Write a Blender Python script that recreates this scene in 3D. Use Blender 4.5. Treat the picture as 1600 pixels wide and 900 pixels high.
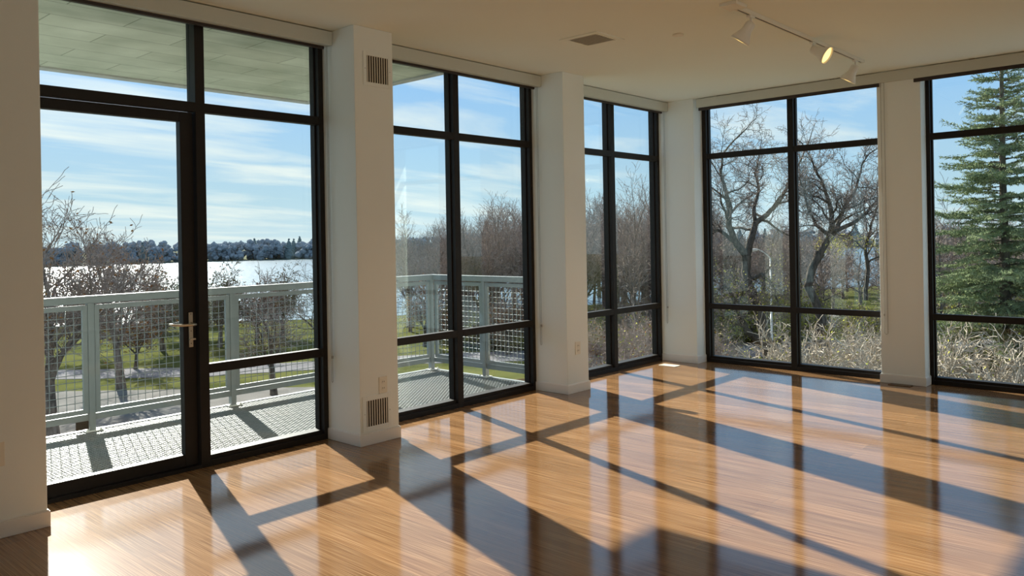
import bpy, bmesh, math, random
import numpy as np
from mathutils import Vector, Matrix

for o in list(bpy.data.objects):
    bpy.data.objects.remove(o, do_unlink=True)
sc = bpy.context.scene
COL = sc.collection

# ------------------------------------------------------------------ camera
EYE = 1.41
YAW, ROLL, FPX, CY = math.radians(42.33), math.radians(-1.0224), 1250.42, 370.72
FWD = Vector((math.cos(YAW), math.sin(YAW), 0))
RGT = Vector((math.sin(YAW), -math.cos(YAW), 0))
UP = Vector((0, 0, 1))
R2 = math.cos(ROLL) * RGT + math.sin(ROLL) * UP
U2 = -math.sin(ROLL) * RGT + math.cos(ROLL) * UP
cd = bpy.data.cameras.new('camera')
cam = bpy.data.objects.new('camera', cd)
COL.objects.link(cam)
M3 = Matrix((R2, U2, -FWD)).transposed()
cam.matrix_world = Matrix.Translation((0, 0, EYE)) @ M3.to_4x4()
cd.sensor_width = 36
cd.lens = FPX / 1600 * 36
cd.shift_y = (CY - 450) / 1600
cd.clip_start = 0.05
cd.clip_end = 2000
sc.camera = cam

# ------------------------------------------------------------------ view, sun, sky
sc.view_settings.view_transform = 'Standard'
sc.view_settings.look = 'None'
sc.view_settings.gamma = 1
sc.view_settings.use_curve_mapping = False
sc.view_settings.exposure = 0.40
sc.cycles.max_bounces = 10
sc.cycles.diffuse_bounces = 9
sc.cycles.glossy_bounces = 4
sc.cycles.transparent_max_bounces = 16
sc.cycles.caustics_reflective = False
sc.cycles.caustics_refractive = False
sc.cycles.sample_clamp_indirect = 6
sc.cycles.use_denoising = True

SUN_E = 13.0
SKY_E = 1.1
SUND = Vector((0.577, 1.86, 1.0)).normalized()
sl = bpy.data.lights.new('sun', 'SUN')
sl.energy = SUN_E
sl.angle = math.radians(0.6)
sl.color = (1.0, 0.94, 0.86)
so = bpy.data.objects.new('sun', sl)
COL.objects.link(so)
so.rotation_euler = SUND.to_track_quat('Z', 'Y').to_euler()

def make_world():
    w = bpy.data.worlds.new('sky')
    sc.world = w
    w.use_nodes = True
    nt = w.node_tree
    N, L = nt.nodes, nt.links
    N.clear()
    out = N.new('ShaderNodeOutputWorld')
    bg = N.new('ShaderNodeBackground')
    L.new(bg.outputs[0], out.inputs[0])
    tc = N.new('ShaderNodeTexCoord')
    sep = N.new('ShaderNodeSeparateXYZ')
    L.new(tc.outputs['Generated'], sep.inputs[0])
    ramp = N.new('ShaderNodeValToRGB')
    el = ramp.color_ramp.elements
    el[0].position = 0.0
    el[0].color = (0.48, 0.60, 0.66, 1)
    el[1].position = 0.5
    el[1].color = (0.30, 0.42, 0.62, 1)
    e = el.new(0.05); e.color = (0.38, 0.54, 0.64, 1)
    e = el.new(0.18); e.color = (0.24, 0.44, 0.70, 1)
    L.new(sep.outputs[2], ramp.inputs[0])
    def math_(op, a, b=None, c=None, clamp=False):
        n = N.new('ShaderNodeMath'); n.operation = op; n.use_clamp = clamp
        for i, v in enumerate((a, b, c)):
            if v is None: continue
            if isinstance(v, (int, float)): n.inputs[i].default_value = v
            else: L.new(v, n.inputs[i])
        return n.outputs[0]
    # high thin cloud sheets: the direction projected on a flat layer
    zz = math_('ADD', math_('MAXIMUM', sep.outputs[2], 0.0), 0.10)
    px = math_('DIVIDE', sep.outputs[0], zz)
    py = math_('DIVIDE', sep.outputs[1], zz)
    cmb = N.new('ShaderNodeCombineXYZ')
    L.new(px, cmb.inputs[0]); L.new(py, cmb.inputs[1])
    mp = N.new('ShaderNodeMapping')
    mp.inputs['Rotation'].default_value = (0, 0, math.radians(18))
    mp.inputs['Scale'].default_value = (0.5, 1.25, 1)
    L.new(cmb.outputs[0], mp.inputs[0])
    nz = N.new('ShaderNodeTexNoise')
    nz.inputs['Scale'].default_value = 1.15
    nz.inputs['Detail'].default_value = 7
    nz.inputs['Roughness'].default_value = 0.58
    nz.inputs['Distortion'].default_value = 0.5
    L.new(mp.outputs[0], nz.inputs[0])
    dot = N.new('ShaderNodeVectorMath'); dot.operation = 'DOT_PRODUCT'
    L.new(tc.outputs['Generated'], dot.inputs[0])
    dot.inputs[1].default_value = SUND
    sd = math_('MAXIMUM', dot.outputs['Value'], 0.0)
    near = math_('POWER', sd, 3.0)
    thr = math_('SUBTRACT', 0.56, math_('MULTIPLY', near, 0.17))
    cl = math_('MULTIPLY', math_('SUBTRACT', nz.outputs[0], thr), 4.5, clamp=True)
    clr = math_('MULTIPLY', cl, 0.8)
    mix = N.new('ShaderNodeMix'); mix.data_type = 'RGBA'
    L.new(clr, mix.inputs[0])
    L.new(ramp.outputs[0], mix.inputs[6])
    mix.inputs[7].default_value = (0.70, 0.73, 0.70, 1)
    glow = math_('ADD', math_('MULTIPLY', math_('POWER', sd, 12.0), 0.10), math_('MULTIPLY', math_('POWER', sd, 70.0), 0.9))
    add = N.new('ShaderNodeMix'); add.data_type = 'RGBA'; add.blend_type = 'ADD'
    add.inputs[0].default_value = 1.0
    L.new(mix.outputs[2], add.inputs[6])
    g = N.new('ShaderNodeCombineColor')
    L.new(glow, g.inputs[0]); L.new(math_('MULTIPLY', glow, 0.95), g.inputs[1]); L.new(math_('MULTIPLY', glow, 0.8), g.inputs[2])
    L.new(g.outputs[0], add.inputs[7])
    L.new(add.outputs[2], bg.inputs[0])
    bg.inputs[1].default_value = SKY_E
make_world()

# ------------------------------------------------------------------ helpers
def tag(o, label=None, cat=None, group=None, kind=None):
    if label: o['label'] = label
    if cat: o['category'] = cat
    if group: o['group'] = group
    if kind: o['kind'] = kind
    return o

def empty(name, loc=(0, 0, 0), rz=0.0, **kw):
    o = bpy.data.objects.new(name, None)
    COL.objects.link(o)
    o.location = loc
    o.rotation_euler = (0, 0, rz)
    o.empty_display_size = 0.1
    return tag(o, **kw)

class MB:
    """collects shapes for one mesh"""
    def __init__(s): s.v = []; s.f = []; s.smooth = False
    def add(s, vs, fs):
        b = len(s.v)
        s.v.extend(vs)
        s.f.extend([tuple(i + b for i in f) for f in fs])
    def box(s, x0, x1, y0, y1, z0, z1):
        vs = [(x, y, z) for x in (x0, x1) for y in (y0, y1) for z in (z0, z1)]
        s.add(vs, [(0, 1, 3, 2), (4, 6, 7, 5), (0, 4, 5, 1), (2, 3, 7, 6), (0, 2, 6, 4), (1, 5, 7, 3)])
        return s
    def tube(s, pts, rad, k=8, cap=True):
        pts = [Vector(p) for p in pts]
        n = len(pts)
        if not isinstance(rad, (list, tuple)): rad = [rad] * n
        vs = []
        prev = None
        for i, p in enumerate(pts):
            t = (pts[min(i + 1, n - 1)] - pts[max(i - 1, 0)])
            if t.length < 1e-9: t = Vector((0, 0, 1))
            t.normalize()
            a = prev if prev is not None else (Vector((0, 0, 1)) if abs(t.z) < 0.9 else Vector((1, 0, 0)))
            a = a - t * a.dot(t)
            if a.length < 1e-4: a = t.orthogonal()
            a.normalize(); prev = a
            b = t.cross(a)
            for j in range(k):
                c = 2 * math.pi * j / k
                vs.append(tuple(p + (a * math.cos(c) + b * math.sin(c)) * rad[i]))
        fs = []
        for i in range(n - 1):
            for j in range(k):
                j2 = (j + 1) % k
                fs.append((i * k + j, i * k + j2, (i + 1) * k + j2, (i + 1) * k + j))
        if cap:
            fs.append(tuple(range(k - 1, -1, -1)))
            fs.append(tuple((n - 1) * k + j for j in range(k)))
        s.add(vs, fs)
        return s
    def lathe(s, origin, axis, prof, k=20, cap=True):
        """prof: (distance along the axis, radius)"""
        ax = Vector(axis).normalized()
        a = ax.orthogonal().normalized(); b = ax.cross(a)
        o = Vector(origin)
        vs = []
        for (h, r) in prof:
            for j in range(k):
                c = 2 * math.pi * j / k
                vs.append(tuple(o + ax * h + (a * math.cos(c) + b * math.sin(c)) * r))
        fs = []
        for i in range(len(prof) - 1):
            for j in range(k):
                j2 = (j + 1) % k
                fs.append((i * k + j, i * k + j2, (i + 1) * k + j2, (i + 1) * k + j))
        if cap:
            fs.append(tuple(range(k - 1, -1, -1)))
            fs.append(tuple((len(prof) - 1) * k + j for j in range(k)))
        s.add(vs, fs)
        return s
    def mesh(s, name):
        me = bpy.data.meshes.new(name)
        me.from_pydata(s.v, [], s.f)
        me.update()
        return me
    def build(s, name, mat, parent=None, bevel=0.0, smooth=False, loc=None):
        me = s.mesh(name)
        bm = bmesh.new(); bm.from_mesh(me)
        bmesh.ops.recalc_face_normals(bm, faces=bm.faces)
        bm.to_mesh(me); bm.free()
        me.materials.append(mat)
        if smooth:
            for p in me.polygons: p.use_smooth = True
        o = bpy.data.objects.new(name, me)
        COL.objects.link(o)
        if parent is not None: o.parent = parent
        if loc is not None: o.location = loc
        if bevel > 0:
            m = o.modifiers.new('bevel', 'BEVEL')
            m.width = bevel; m.segments = 2; m.limit_method = 'ANGLE'
        return o

def box(name, mat, x0, x1, y0, y1, z0, z1, parent=None, bevel=0.0):
    return MB().box(x0, x1, y0, y1, z0, z1).build(name, mat, parent, bevel)

def copy_tree(o, parent=None):
    c = o.copy(); COL.objects.link(c)
    if parent is not None: c.parent = parent
    for ch in o.children: copy_tree(ch, c)
    return c

def ground_pt(s_, d_, z=0.0):
    """a spot outdoors, d_ metres ahead of the window corner view and s_ metres to its right"""
    p = FWD * d_ + RGT * s_
    return Vector((p.x, p.y, z))

def px(x, y, d):
    """world point seen at photo position x, y at depth d"""
    p = Vector((0, 0, EYE)) + d * (FWD + R2 * ((x - 800) / FPX) - U2 * ((y - CY) / FPX))
    return p

# ------------------------------------------------------------------ materials
def mat(name, col, rough=0.5, metal=0.0, spec=0.5, bump=0.0, bscale=50.0, var=0.0, vscale=8.0, coat=0.0):
    m = bpy.data.materials.new(name); m.use_nodes = True
    nt = m.node_tree; N, L = nt.nodes, nt.links
    b = N['Principled BSDF']
    b.inputs['Base Color'].default_value = (*col, 1)
    b.inputs['Roughness'].default_value = rough
    b.inputs['Metallic'].default_value = metal
    b.inputs['Specular IOR Level'].default_value = spec
    b.inputs['Coat Weight'].default_value = coat
    tc = N.new('ShaderNodeTexCoord')
    nz = N.new('ShaderNodeTexNoise')
    nz.inputs['Scale'].default_value = vscale
    nz.inputs['Detail'].default_value = 5
    L.new(tc.outputs['Object'], nz.inputs[0])
    if var > 0:
        mx = N.new('ShaderNodeMix'); mx.data_type = 'RGBA'
        L.new(nz.outputs[0], mx.inputs[0])
        mx.inputs[6].default_value = (*[c * (1 - var) for c in col], 1)
        mx.inputs[7].default_value = (*[min(1, c * (1 + var)) for c in col], 1)
        L.new(mx.outputs[2], b.inputs['Base Color'])
    if bump > 0:
        n2 = N.new('ShaderNodeTexNoise')
        n2.inputs['Scale'].default_value = bscale
        L.new(tc.outputs['Object'], n2.inputs[0])
        bp = N.new('ShaderNodeBump')
        bp.inputs['Strength'].default_value = bump
        bp.inputs['Distance'].default_value = 0.01
        L.new(n2.outputs[0], bp.inputs['Height'])
        L.new(bp.outputs[0], b.inputs['Normal'])
    return m

def two_tone(name, c1, c2, scale, rough=0.9, stretch=(1, 1, 1), lo=0.35, hi=0.65, bump=0.0, detail=6):
    m = bpy.data.materials.new(name); m.use_nodes = True
    nt = m.node_tree; N, L = nt.nodes, nt.links
    b = N['Principled BSDF']
    b.inputs['Roughness'].default_value = rough
    b.inputs['Specular IOR Level'].default_value = 0.0
    tc = N.new('ShaderNodeTexCoord')
    mp = N.new('ShaderNodeMapping'); mp.inputs['Scale'].default_value = stretch
    nz = N.new('ShaderNodeTexNoise'); nz.inputs['Scale'].default_value = scale; nz.inputs['Detail'].default_value = detail
    L.new(tc.outputs['Object'], mp.inputs[0]); L.new(mp.outputs[0], nz.inputs[0])
    r = N.new('ShaderNodeValToRGB')
    r.color_ramp.elements[0].position = lo; r.color_ramp.elements[0].color = (*c1, 1)
    r.color_ramp.elements[1].position = hi; r.color_ramp.elements[1].color = (*c2, 1)
    L.new(nz.outputs[0], r.inputs[0]); L.new(r.outputs[0], b.inputs['Base Color'])
    if bump > 0:
        bp = N.new('ShaderNodeBump'); bp.inputs['Strength'].default_value = bump
        L.new(nz.outputs[0], bp.inputs['Height']); L.new(bp.outputs[0], b.inputs['Normal'])
    return m

def floor_material():
    m = bpy.data.materials.new('strand_bamboo_floor'); m.use_nodes = True
    nt = m.node_tree; N, L = nt.nodes, nt.links
    b = N['Principled BSDF']
    tc = N.new('ShaderNodeTexCoord')
    sep = N.new('ShaderNodeSeparateXYZ'); L.new(tc.outputs['Object'], sep.inputs[0])
    def noise(sx, sy, sc_, det=3):
        mp = N.new('ShaderNodeMapping'); mp.inputs['Scale'].default_value = (sx, sy, 1)
        nz = N.new('ShaderNodeTexNoise'); nz.inputs['Scale'].default_value = sc_; nz.inputs['Detail'].default_value = det
        nz.noise_dimensions = '3D'
        L.new(tc.outputs['Object'], mp.inputs[0]); L.new(mp.outputs[0], nz.inputs[0])
        return nz.outputs[0]
    fine = noise(270, 2.4, 1.0, 2)
    mid = noise(60, 1.0, 1.0, 2)
    # planks, 0.14 m wide and about 1.8 m long, laid towards the left-hand windows
    mp = N.new('ShaderNodeMapping'); mp.inputs['Rotation'].default_value = (0, 0, math.radians(90))
    L.new(tc.outputs['Object'], mp.inputs[0])
    br = N.new('ShaderNodeTexBrick')
    br.inputs['Scale'].default_value = 1.0
    br.inputs['Brick Width'].default_value = 1.83
    br.inputs['Row Height'].default_value = 0.137
    br.inputs['Mortar Size'].default_value = 0.0009
    br.inputs['Mortar Smooth'].default_value = 0.3
    br.inputs['Color1'].default_value = (0.80, 0.80, 0.80, 1)
    br.inputs['Color2'].default_value = (1.08, 1.08, 1.08, 1)
    br.inputs['Mortar'].default_value = (0.55, 0.55, 0.55, 1)
    br.offset = 0.37
    L.new(mp.outputs[0], br.inputs[0])
    r = N.new('ShaderNodeValToRGB')
    els = r.color_ramp.elements
    els[0].position = 0.28; els[0].color = (0.15, 0.065, 0.022, 1)
    els[1].position = 0.66; els[1].color = (0.37, 0.215, 0.105, 1)
    e = els.new(0.48); e.color = (0.245, 0.125, 0.052, 1)
    mx = N.new('ShaderNodeMath'); mx.operation = 'MULTIPLY_ADD'
    L.new(mid, mx.inputs[0]); mx.inputs[1].default_value = 0.28
    sub = N.new('ShaderNodeMath'); sub.operation = 'SUBTRACT'
    L.new(fine, sub.inputs[0]); sub.inputs[1].default_value = 0.135
    L.new(sub.outputs[0], mx.inputs[2])
    L.new(mx.outputs[0], r.inputs[0])
    mul = N.new('ShaderNodeMix'); mul.data_type = 'RGBA'; mul.blend_type = 'MULTIPLY'
    mul.inputs[0].default_value = 1.0
    L.new(r.outputs[0], mul.inputs[6]); L.new(br.outputs[0], mul.inputs[7])
    L.new(mul.outputs[2], b.inputs['Base Color'])
    b.inputs['Roughness'].default_value = 0.5
    b.inputs['Specular IOR Level'].default_value = 0.004
    b.inputs['Coat IOR'].default_value = 1.65
    b.inputs['Coat Weight'].default_value = 1.0
    b.inputs['Coat Roughness'].default_value = 0.075
    o1 = noise(1, 1, 260, 2)
    bp = N.new('ShaderNodeBump'); bp.inputs['Strength'].default_value = 0.06; bp.inputs['Distance'].default_value = 0.001
    L.new(o1, bp.inputs['Height'])
    o2 = noise(1.5, 1.0, 2.2, 2)
    bp2 = N.new('ShaderNodeBump'); bp2.inputs['Strength'].default_value = 0.10; bp2.inputs['Distance'].default_value = 0.01
    L.new(o2, bp2.inputs['Height']); L.new(bp.outputs[0], bp2.inputs['Normal'])
    L.new(bp2.outputs[0], b.inputs['Normal']); L.new(bp2.outputs[0], b.inputs['Coat Normal'])
    return m

def glass_material():
    m = bpy.data.materials.new('window_glass'); m.use_nodes = True
    nt = m.node_tree; N, L = nt.nodes, nt.links
    N.clear()
    out = N.new('ShaderNodeOutputMaterial')
    tr = N.new('ShaderNodeBsdfTransparent'); tr.inputs[0].default_value = (0.945, 0.972, 0.962, 1)
    gl = N.new('ShaderNodeBsdfGlossy'); gl.inputs['Roughness'].default_value = 0.0
    gl.inputs[0].default_value = (0.90, 1.0, 0.95, 1)
    lw = N.new('ShaderNodeLayerWeight'); lw.inputs[0].default_value = 0.5
    p = N.new('ShaderNodeMath'); p.operation = 'POWER'; p.inputs[1].default_value = 4.5
    L.new(lw.outputs['Facing'], p.inputs[0])
    q = N.new('ShaderNodeMath'); q.operation = 'MULTIPLY_ADD'; q.inputs[1].default_value = 0.8; q.inputs[2].default_value = 0.032
    L.new(p.outputs[0], q.inputs[0])
    mx = N.new('ShaderNodeMixShader')
    L.new(q.outputs[0], mx.inputs[0]); L.new(tr.outputs[0], mx.inputs[1]); L.new(gl.outputs[0], mx.inputs[2])
    L.new(mx.outputs[0], out.inputs[0])
    return m

def soffit_material():
    m = bpy.data.materials.new('soffit_boards'); m.use_nodes = True
    nt = m.node_tree; N, L = nt.nodes, nt.links
    b = N['Principled BSDF']
    tc = N.new('ShaderNodeTexCoord')
    br = N.new('ShaderNodeTexBrick')
    br.inputs['Scale'].default_value = 1.0
    br.inputs['Brick Width'].default_value = 0.92
    br.inputs['Row Height'].default_value = 0.30
    br.inputs['Mortar Size'].default_value = 0.005
    br.inputs['Mortar Smooth'].default_value = 0.2
    br.inputs['Color1'].default_value = (0.58, 0.59, 0.46, 1)
    br.inputs['Color2'].default_value = (0.70, 0.71, 0.57, 1)
    br.inputs['Mortar'].default_value = (0.34, 0.35, 0.26, 1)
    L.new(tc.outputs['Object'], br.inputs[0])
    nz = N.new('ShaderNodeTexNoise'); nz.inputs['Scale'].default_value = 2.2; nz.inputs['Detail'].default_value = 6
    L.new(tc.outputs['Object'], nz.inputs[0])
    rp = N.new('ShaderNodeValToRGB')
    rp.color_ramp.elements[0].position = 0.3; rp.color_ramp.elements[0].color = (0.66, 0.68, 0.64, 1)
    rp.color_ramp.elements[1].position = 0.7; rp.color_ramp.elements[1].color = (1, 1, 1, 1)
    L.new(nz.outputs[0], rp.inputs[0])
    mul = N.new('ShaderNodeMix'); mul.data_type = 'RGBA'; mul.blend_type = 'MULTIPLY'; mul.inputs[0].default_value = 1
    L.new(br.outputs[0], mul.inputs[6]); L.new(rp.outputs[0], mul.inputs[7])
    L.new(mul.outputs[2], b.inputs['Base Color'])
    b.inputs['Roughness'].default_value = 0.8
    return m

def water_material():
    m = bpy.data.materials.new('lake_water'); m.use_nodes = True
    nt = m.node_tree; N, L = nt.nodes, nt.links
    b = N['Principled BSDF']
    b.inputs['Base Color'].default_value = (0.10, 0.16, 0.20, 1)
    b.inputs['Roughness'].default_value = 0.22
    b.inputs['Specular IOR Level'].default_value = 0.8
    tc = N.new('ShaderNodeTexCoord')
    mp = N.new('ShaderNodeMapping'); mp.inputs['Scale'].default_value = (0.5, 0.9, 1)
    nz = N.new('ShaderNodeTexNoise'); nz.inputs['Scale'].default_value = 0.8; nz.inputs['Detail'].default_value = 5
    L.new(tc.outputs['Object'], mp.inputs[0]); L.new(mp.outputs[0], nz.inputs[0])
    bp = N.new('ShaderNodeBump'); bp.inputs['Strength'].default_value = 0.8; bp.inputs['Distance'].default_value = 0.5
    L.new(nz.outputs[0], bp.inputs['Height']); L.new(bp.outputs[0], b.inputs['Normal'])
    return m

def emit(name, col, s):
    m = bpy.data.materials.new(name); m.use_nodes = True
    b = m.node_tree.nodes['Principled BSDF']
    b.inputs['Base Color'].default_value = (*col, 1)
    b.inputs['Emission Color'].default_value = (*col, 1)
    b.inputs['Emission Strength'].default_value = s
    return m

MW = mat('wall_paint', (0.83, 0.87, 0.85), 0.7, bump=0.05, bscale=160, var=0.015, vscale=3)
MC = mat('ceiling_paint', (0.83, 0.86, 0.80), 0.85, bump=0.03, bscale=120, var=0.015, vscale=1.5)
MB_ = mat('baseboard_paint', (0.82, 0.80, 0.76), 0.45)
MF = floor_material()
MFR = mat('dark_bronze_frame', (0.018, 0.015, 0.013), 0.5, spec=0.22, var=0.15, vscale=30)
MG = glass_material()
MCAS = mat('shade_cassette_paint', (0.60, 0.62, 0.56), 0.5)
MHEM = mat('shade_hem_brown', (0.030, 0.018, 0.013), 0.5)
MCH = mat('chain_plastic', (0.34, 0.33, 0.30), 0.4)
MPL = mat('white_plastic', (0.80, 0.76, 0.66), 0.4)
MVENT = mat('vent_cream_metal', (0.72, 0.67, 0.57), 0.45)
MDARK = mat('duct_dark', (0.05, 0.04, 0.03), 0.9)
MDUCT = mat('ceiling_duct', (0.42, 0.36, 0.27), 0.9)
MNI = mat('satin_nickel', (0.62, 0.56, 0.46), 0.28, metal=1.0)
MGAL = mat('galvanized_steel', (0.21, 0.235, 0.235), 0.5, metal=0.1, var=0.10, vscale=14)
MGRATE = mat('galvanized_grating', (0.19, 0.205, 0.20), 0.6, metal=0.0, var=0.08, vscale=10)
MSOF = soffit_material()
MCON = two_tone('facade_panel', (0.42, 0.42, 0.38), (0.5, 0.5, 0.46), 6)
MWHT = mat('white_enamel', (0.80, 0.78, 0.72), 0.35)
MLAMP = emit('warm_lamp_face', (1.0, 0.72, 0.26), 1.3)

MLAWN = two_tone('lawn_grass', (0.050, 0.060, 0.020), (0.125, 0.128, 0.045), 0.35, lo=0.3, hi=0.7, detail=10)
MDRY = two_tone('leaf_litter', (0.06, 0.045, 0.026), (0.20, 0.17, 0.10), 0.8, lo=0.3, hi=0.7, detail=10)
MROAD = two_tone('pale_asphalt', (0.17, 0.165, 0.17), (0.23, 0.22, 0.22), 0.6, detail=8)
MPATH = two_tone('concrete_walk', (0.15, 0.145, 0.135), (0.21, 0.20, 0.185), 0.5, detail=8)
MFARG = two_tone('far_bank', (0.12, 0.13, 0.09), (0.22, 0.21, 0.14), 0.05)
MWATER = water_material()
MBARK = two_tone('grey_brown_bark', (0.10, 0.082, 0.07), (0.26, 0.215, 0.18), 7, stretch=(1, 1, 0.3), bump=0.4)
MBARKD = two_tone('dark_bark', (0.050, 0.044, 0.038), (0.14, 0.12, 0.10), 6, stretch=(1, 1, 0.3), bump=0.4)
MTWIG = two_tone('twig_bark', (0.22, 0.175, 0.15), (0.38, 0.31, 0.26), 3)
MPALE = two_tone('pale_twig', (0.24, 0.20, 0.15), (0.48, 0.42, 0.34), 2)
MRUST = two_tone('rust_leaf', (0.20, 0.075, 0.022), (0.34, 0.16, 0.05), 1.5)
MYEL = two_tone('yellow_green_leaf', (0.22, 0.24, 0.04), (0.46, 0.42, 0.09), 1.2)
MOLV = two_tone('olive_leaf', (0.10, 0.10, 0.05), (0.22, 0.20, 0.10), 1.2)
MNEED = two_tone('spruce_needle', (0.10, 0.14, 0.07), (0.30, 0.35, 0.19), 1.8)
MFART = two_tone('far_tree_haze', (0.22, 0.25, 0.28), (0.32, 0.34, 0.36), 0.25)  # distance haze is mixed into this paler, bluish tree colour
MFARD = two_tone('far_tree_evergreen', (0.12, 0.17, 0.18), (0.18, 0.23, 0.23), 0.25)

# ------------------------------------------------------------------ room shell
H = 2.88
YA, XB = 4.82, 7.957          # inner faces of the two rows of window frames
YF = 4.45                     # room face of the piers on the left-hand side
XW, YW = -3.6, -4.2           # the two walls behind the camera
ZD = -0.22

tag(box('floor', MF, XW, XB + 0.2, YW, YA + 0.16, ZD, 0.0), 'glossy striped bamboo plank floor of the empty room', 'floor', kind='structure')
tag(box('ceiling', MC, XW, XB + 0.3, YW, YA + 0.115, H, H + 0.3), 'smooth cream painted ceiling', 'ceiling', kind='structure')
tag(box('wall_back', MW, XW - 0.15, XB + 0.3, YW - 0.15, YW, ZD, H + 0.3), 'plain painted wall behind the camera', 'wall', kind='structure')
tag(box('wall_rear_side', MW, XW - 0.15, XW, YW, YA + 0.115, ZD, H + 0.3), 'plain painted wall far to the side behind the camera', 'wall', kind='structure')
def base_part(parent, x0, x1, y0, y1):
    b = MB()
    b.box(x0, x1, y0, y1, 0, 0.078)
    t = 0.004
    b.box(x0 + t, x1 - t, y0 + t, y1 - t, 0.078, 0.084)
    return b.build('baseboard', MB_, parent, bevel=0.003)
def pier(name, x0, x1, y0, y1, label, bb):
    w = box(name, MW, x0, x1, y0, y1, ZD, H, bevel=0.004)
    tag(w, label, 'wall', kind='structure')
    base_part(w, *bb)
    return w
T = 0.011
pier('wall_left', XW, 1.385, YF, YA + 0.115, 'cream painted wall at the left, beside the glass door', (XW, 1.385 + T, YF - T, YA))
pier('wall_pier_vented', 3.32, 3.655, YF, YA + 0.115, 'white pier with two air grilles between door and middle window', (3.32 - T, 3.655 + T, YF - T, YA))
pier('wall_pier_middle', 5.59, 5.90, YF, YA + 0.115, 'white pier between the second and third windows, with an outlet', (5.59 - T, 5.90 + T, YF - T, YA))
pier('wall_corner', 7.77, XB + 0.115, 4.385, YA + 0.115, 'white corner pier where the two rows of windows meet', (7.77 - T, XB, 4.385 - T, YA))
pier('wall_pier_right', 7.805, XB + 0.115, 2.115, 2.49, 'white pier between the two windows of the far wall', (7.805 - T, XB, 2.115 - T, 2.49 + T))
pier('wall_right', 7.805, XB + 0.115, -0.13, 0.24, 'white pier to the right of the last window in view', (7.805 - T, XB, -0.13 - T, 0.24 + T))
pier('wall_far_end', 7.805, XB + 0.115, YW, -2.03, 'painted far wall beyond the last window, out of view', (7.805 - T, XB, YW, -2.03 + T))

# ------------------------------------------------------------------ windows
ZM0, ZM1 = 0.587, 0.645
ZT0, ZT1 = 2.23, 2.289
ZTOP = 2.80
ZSILL = 0.066
MWD = 0.062                     # mullion face width
GD = 0.072                      # glass set back behind the frame face
FD = 0.112

def unit(parent, A, a0, a1, mul, door=False, cols=2):
    """one bay: A maps (along, depth0..1, z) boxes to world"""
    def B(name, m, u0, u1, d0, d1, z0, z1, par=None, bevel=0.002):
        return A(name, m, u0, u1, d0, d1, z0, z1, par or parent, bevel)
    J = 0.058
    B('jamb', MFR, a0, a0 + J, 0, FD, 0, ZTOP + 0.08)
    B('jamb', MFR, a1 - J, a1, 0, FD, 0, ZTOP + 0.08)
    B('frame_head', MFR, a0 + J, a1 - J, 0, FD, ZTOP, ZTOP + 0.08)
    m0, m1 = mul - MWD / 2, mul + MWD / 2
    B('mullion', MFR, m0, m1, 0, FD, 0, ZTOP)
    bays = [(a0 + J, m0), (m1, a1 - J)]
    for i, (u0, u1) in enumerate(bays):
        dr = door == i + 1
        B('transom_bar', MFR, u0, u1, 0.0, 0.055, ZT0, ZT1)
        B('transom_bar', MFR, u0, u1, 0.055, FD - 0.02, ZT0 + 0.012, ZT1 - 0.012)
        B('glass_pane', MG, u0, u1, GD, GD + 0.008, ZT1 - 0.012, ZTOP, bevel=0)
        if dr:
            yield_door(B, u0, u1)
            continue
        B('middle_rail', MFR, u0, u1, 0.0, 0.055, ZM0, ZM1)
        B('middle_rail', MFR, u0, u1, 0.055, FD - 0.02, ZM0 + 0.012, ZM1 - 0.012)
        B('sill_bar', MFR, u0, u1, 0.0, 0.05, 0.0, 0.040)
        B('sill_bar', MFR, u0, u1, 0.022, FD, 0.0, ZSILL)
        B('glass_pane', MG, u0, u1, GD, GD + 0.008, ZSILL, ZM0 + 0.012, bevel=0)
        B('glass_pane', MG, u0, u1, GD, GD + 0.008, ZM1 - 0.012, ZT0 + 0.012, bevel=0)
        # slim glazing beads at the two sides of each pane
        for (z0, z1) in ((ZSILL, ZM0), (ZM1, ZT0), (ZT1, ZTOP)):
            B('glazing_bead', MFR, u0, u0 + 0.012, GD - 0.03, GD, z0, z1)
            B('glazing_bead', MFR, u1 - 0.012, u1, GD - 0.03, GD, z0, z1)

def yield_door(B, u0, u1):
    global DOORBOX
    B('threshold', MFR, u0, u1, 0.0, FD, 0.0, 0.022)
    DOORBOX = (u0, u1)

def A_left(name, m, u0, u1, d0, d1, z0, z1, par, bevel):
    return box(name, m, u0, u1, YA + d0, YA + d1, z0, z1, par, bevel)
def A_far(name, m, u0, u1, d0, d1, z0, z1, par, bevel):
    return box(name, m, XB + d0, XB + d1, u0, u1, z0, z1, par, bevel)

w1 = empty('window_1', (0, 0, 0), label='dark framed glass bay holding the balcony door, left end', cat='window', kind='structure')
unit(w1, A_left, 1.29, 3.34, 2.406, door=1)
w2 = empty('window_2', (0, 0, 0), label='dark framed window between the vented pier and the middle pier', cat='window', kind='structure')
unit(w2, A_left, 3.64, 5.61, 4.628)
w3 = empty('window_3', (0, 0, 0), label='dark framed window between the middle pier and the corner', cat='window', kind='structure')
unit(w3, A_left, 5.88, 7.79, 6.875)
w4 = empty('window_4', (0, 0, 0), label='dark framed window right of the corner, crooked trees outside', cat='window', kind='structure')
unit(w4, A_far, 2.42, 4.395, 3.386)
w5 = empty('window_5', (0, 0, 0), label='dark framed window at the right edge, spruce outside', cat='window', kind='structure')
unit(w5, A_far, 0.16, 2.14, 1.14)

w6 = empty('window_added', (0, 0, 0), label='added dark framed window further along the far wall, out of view', cat='window', kind='structure')
unit(w6, A_far, -2.05, -0.11, -1.08)  # unseen bay added to let more sky light into the room
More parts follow.
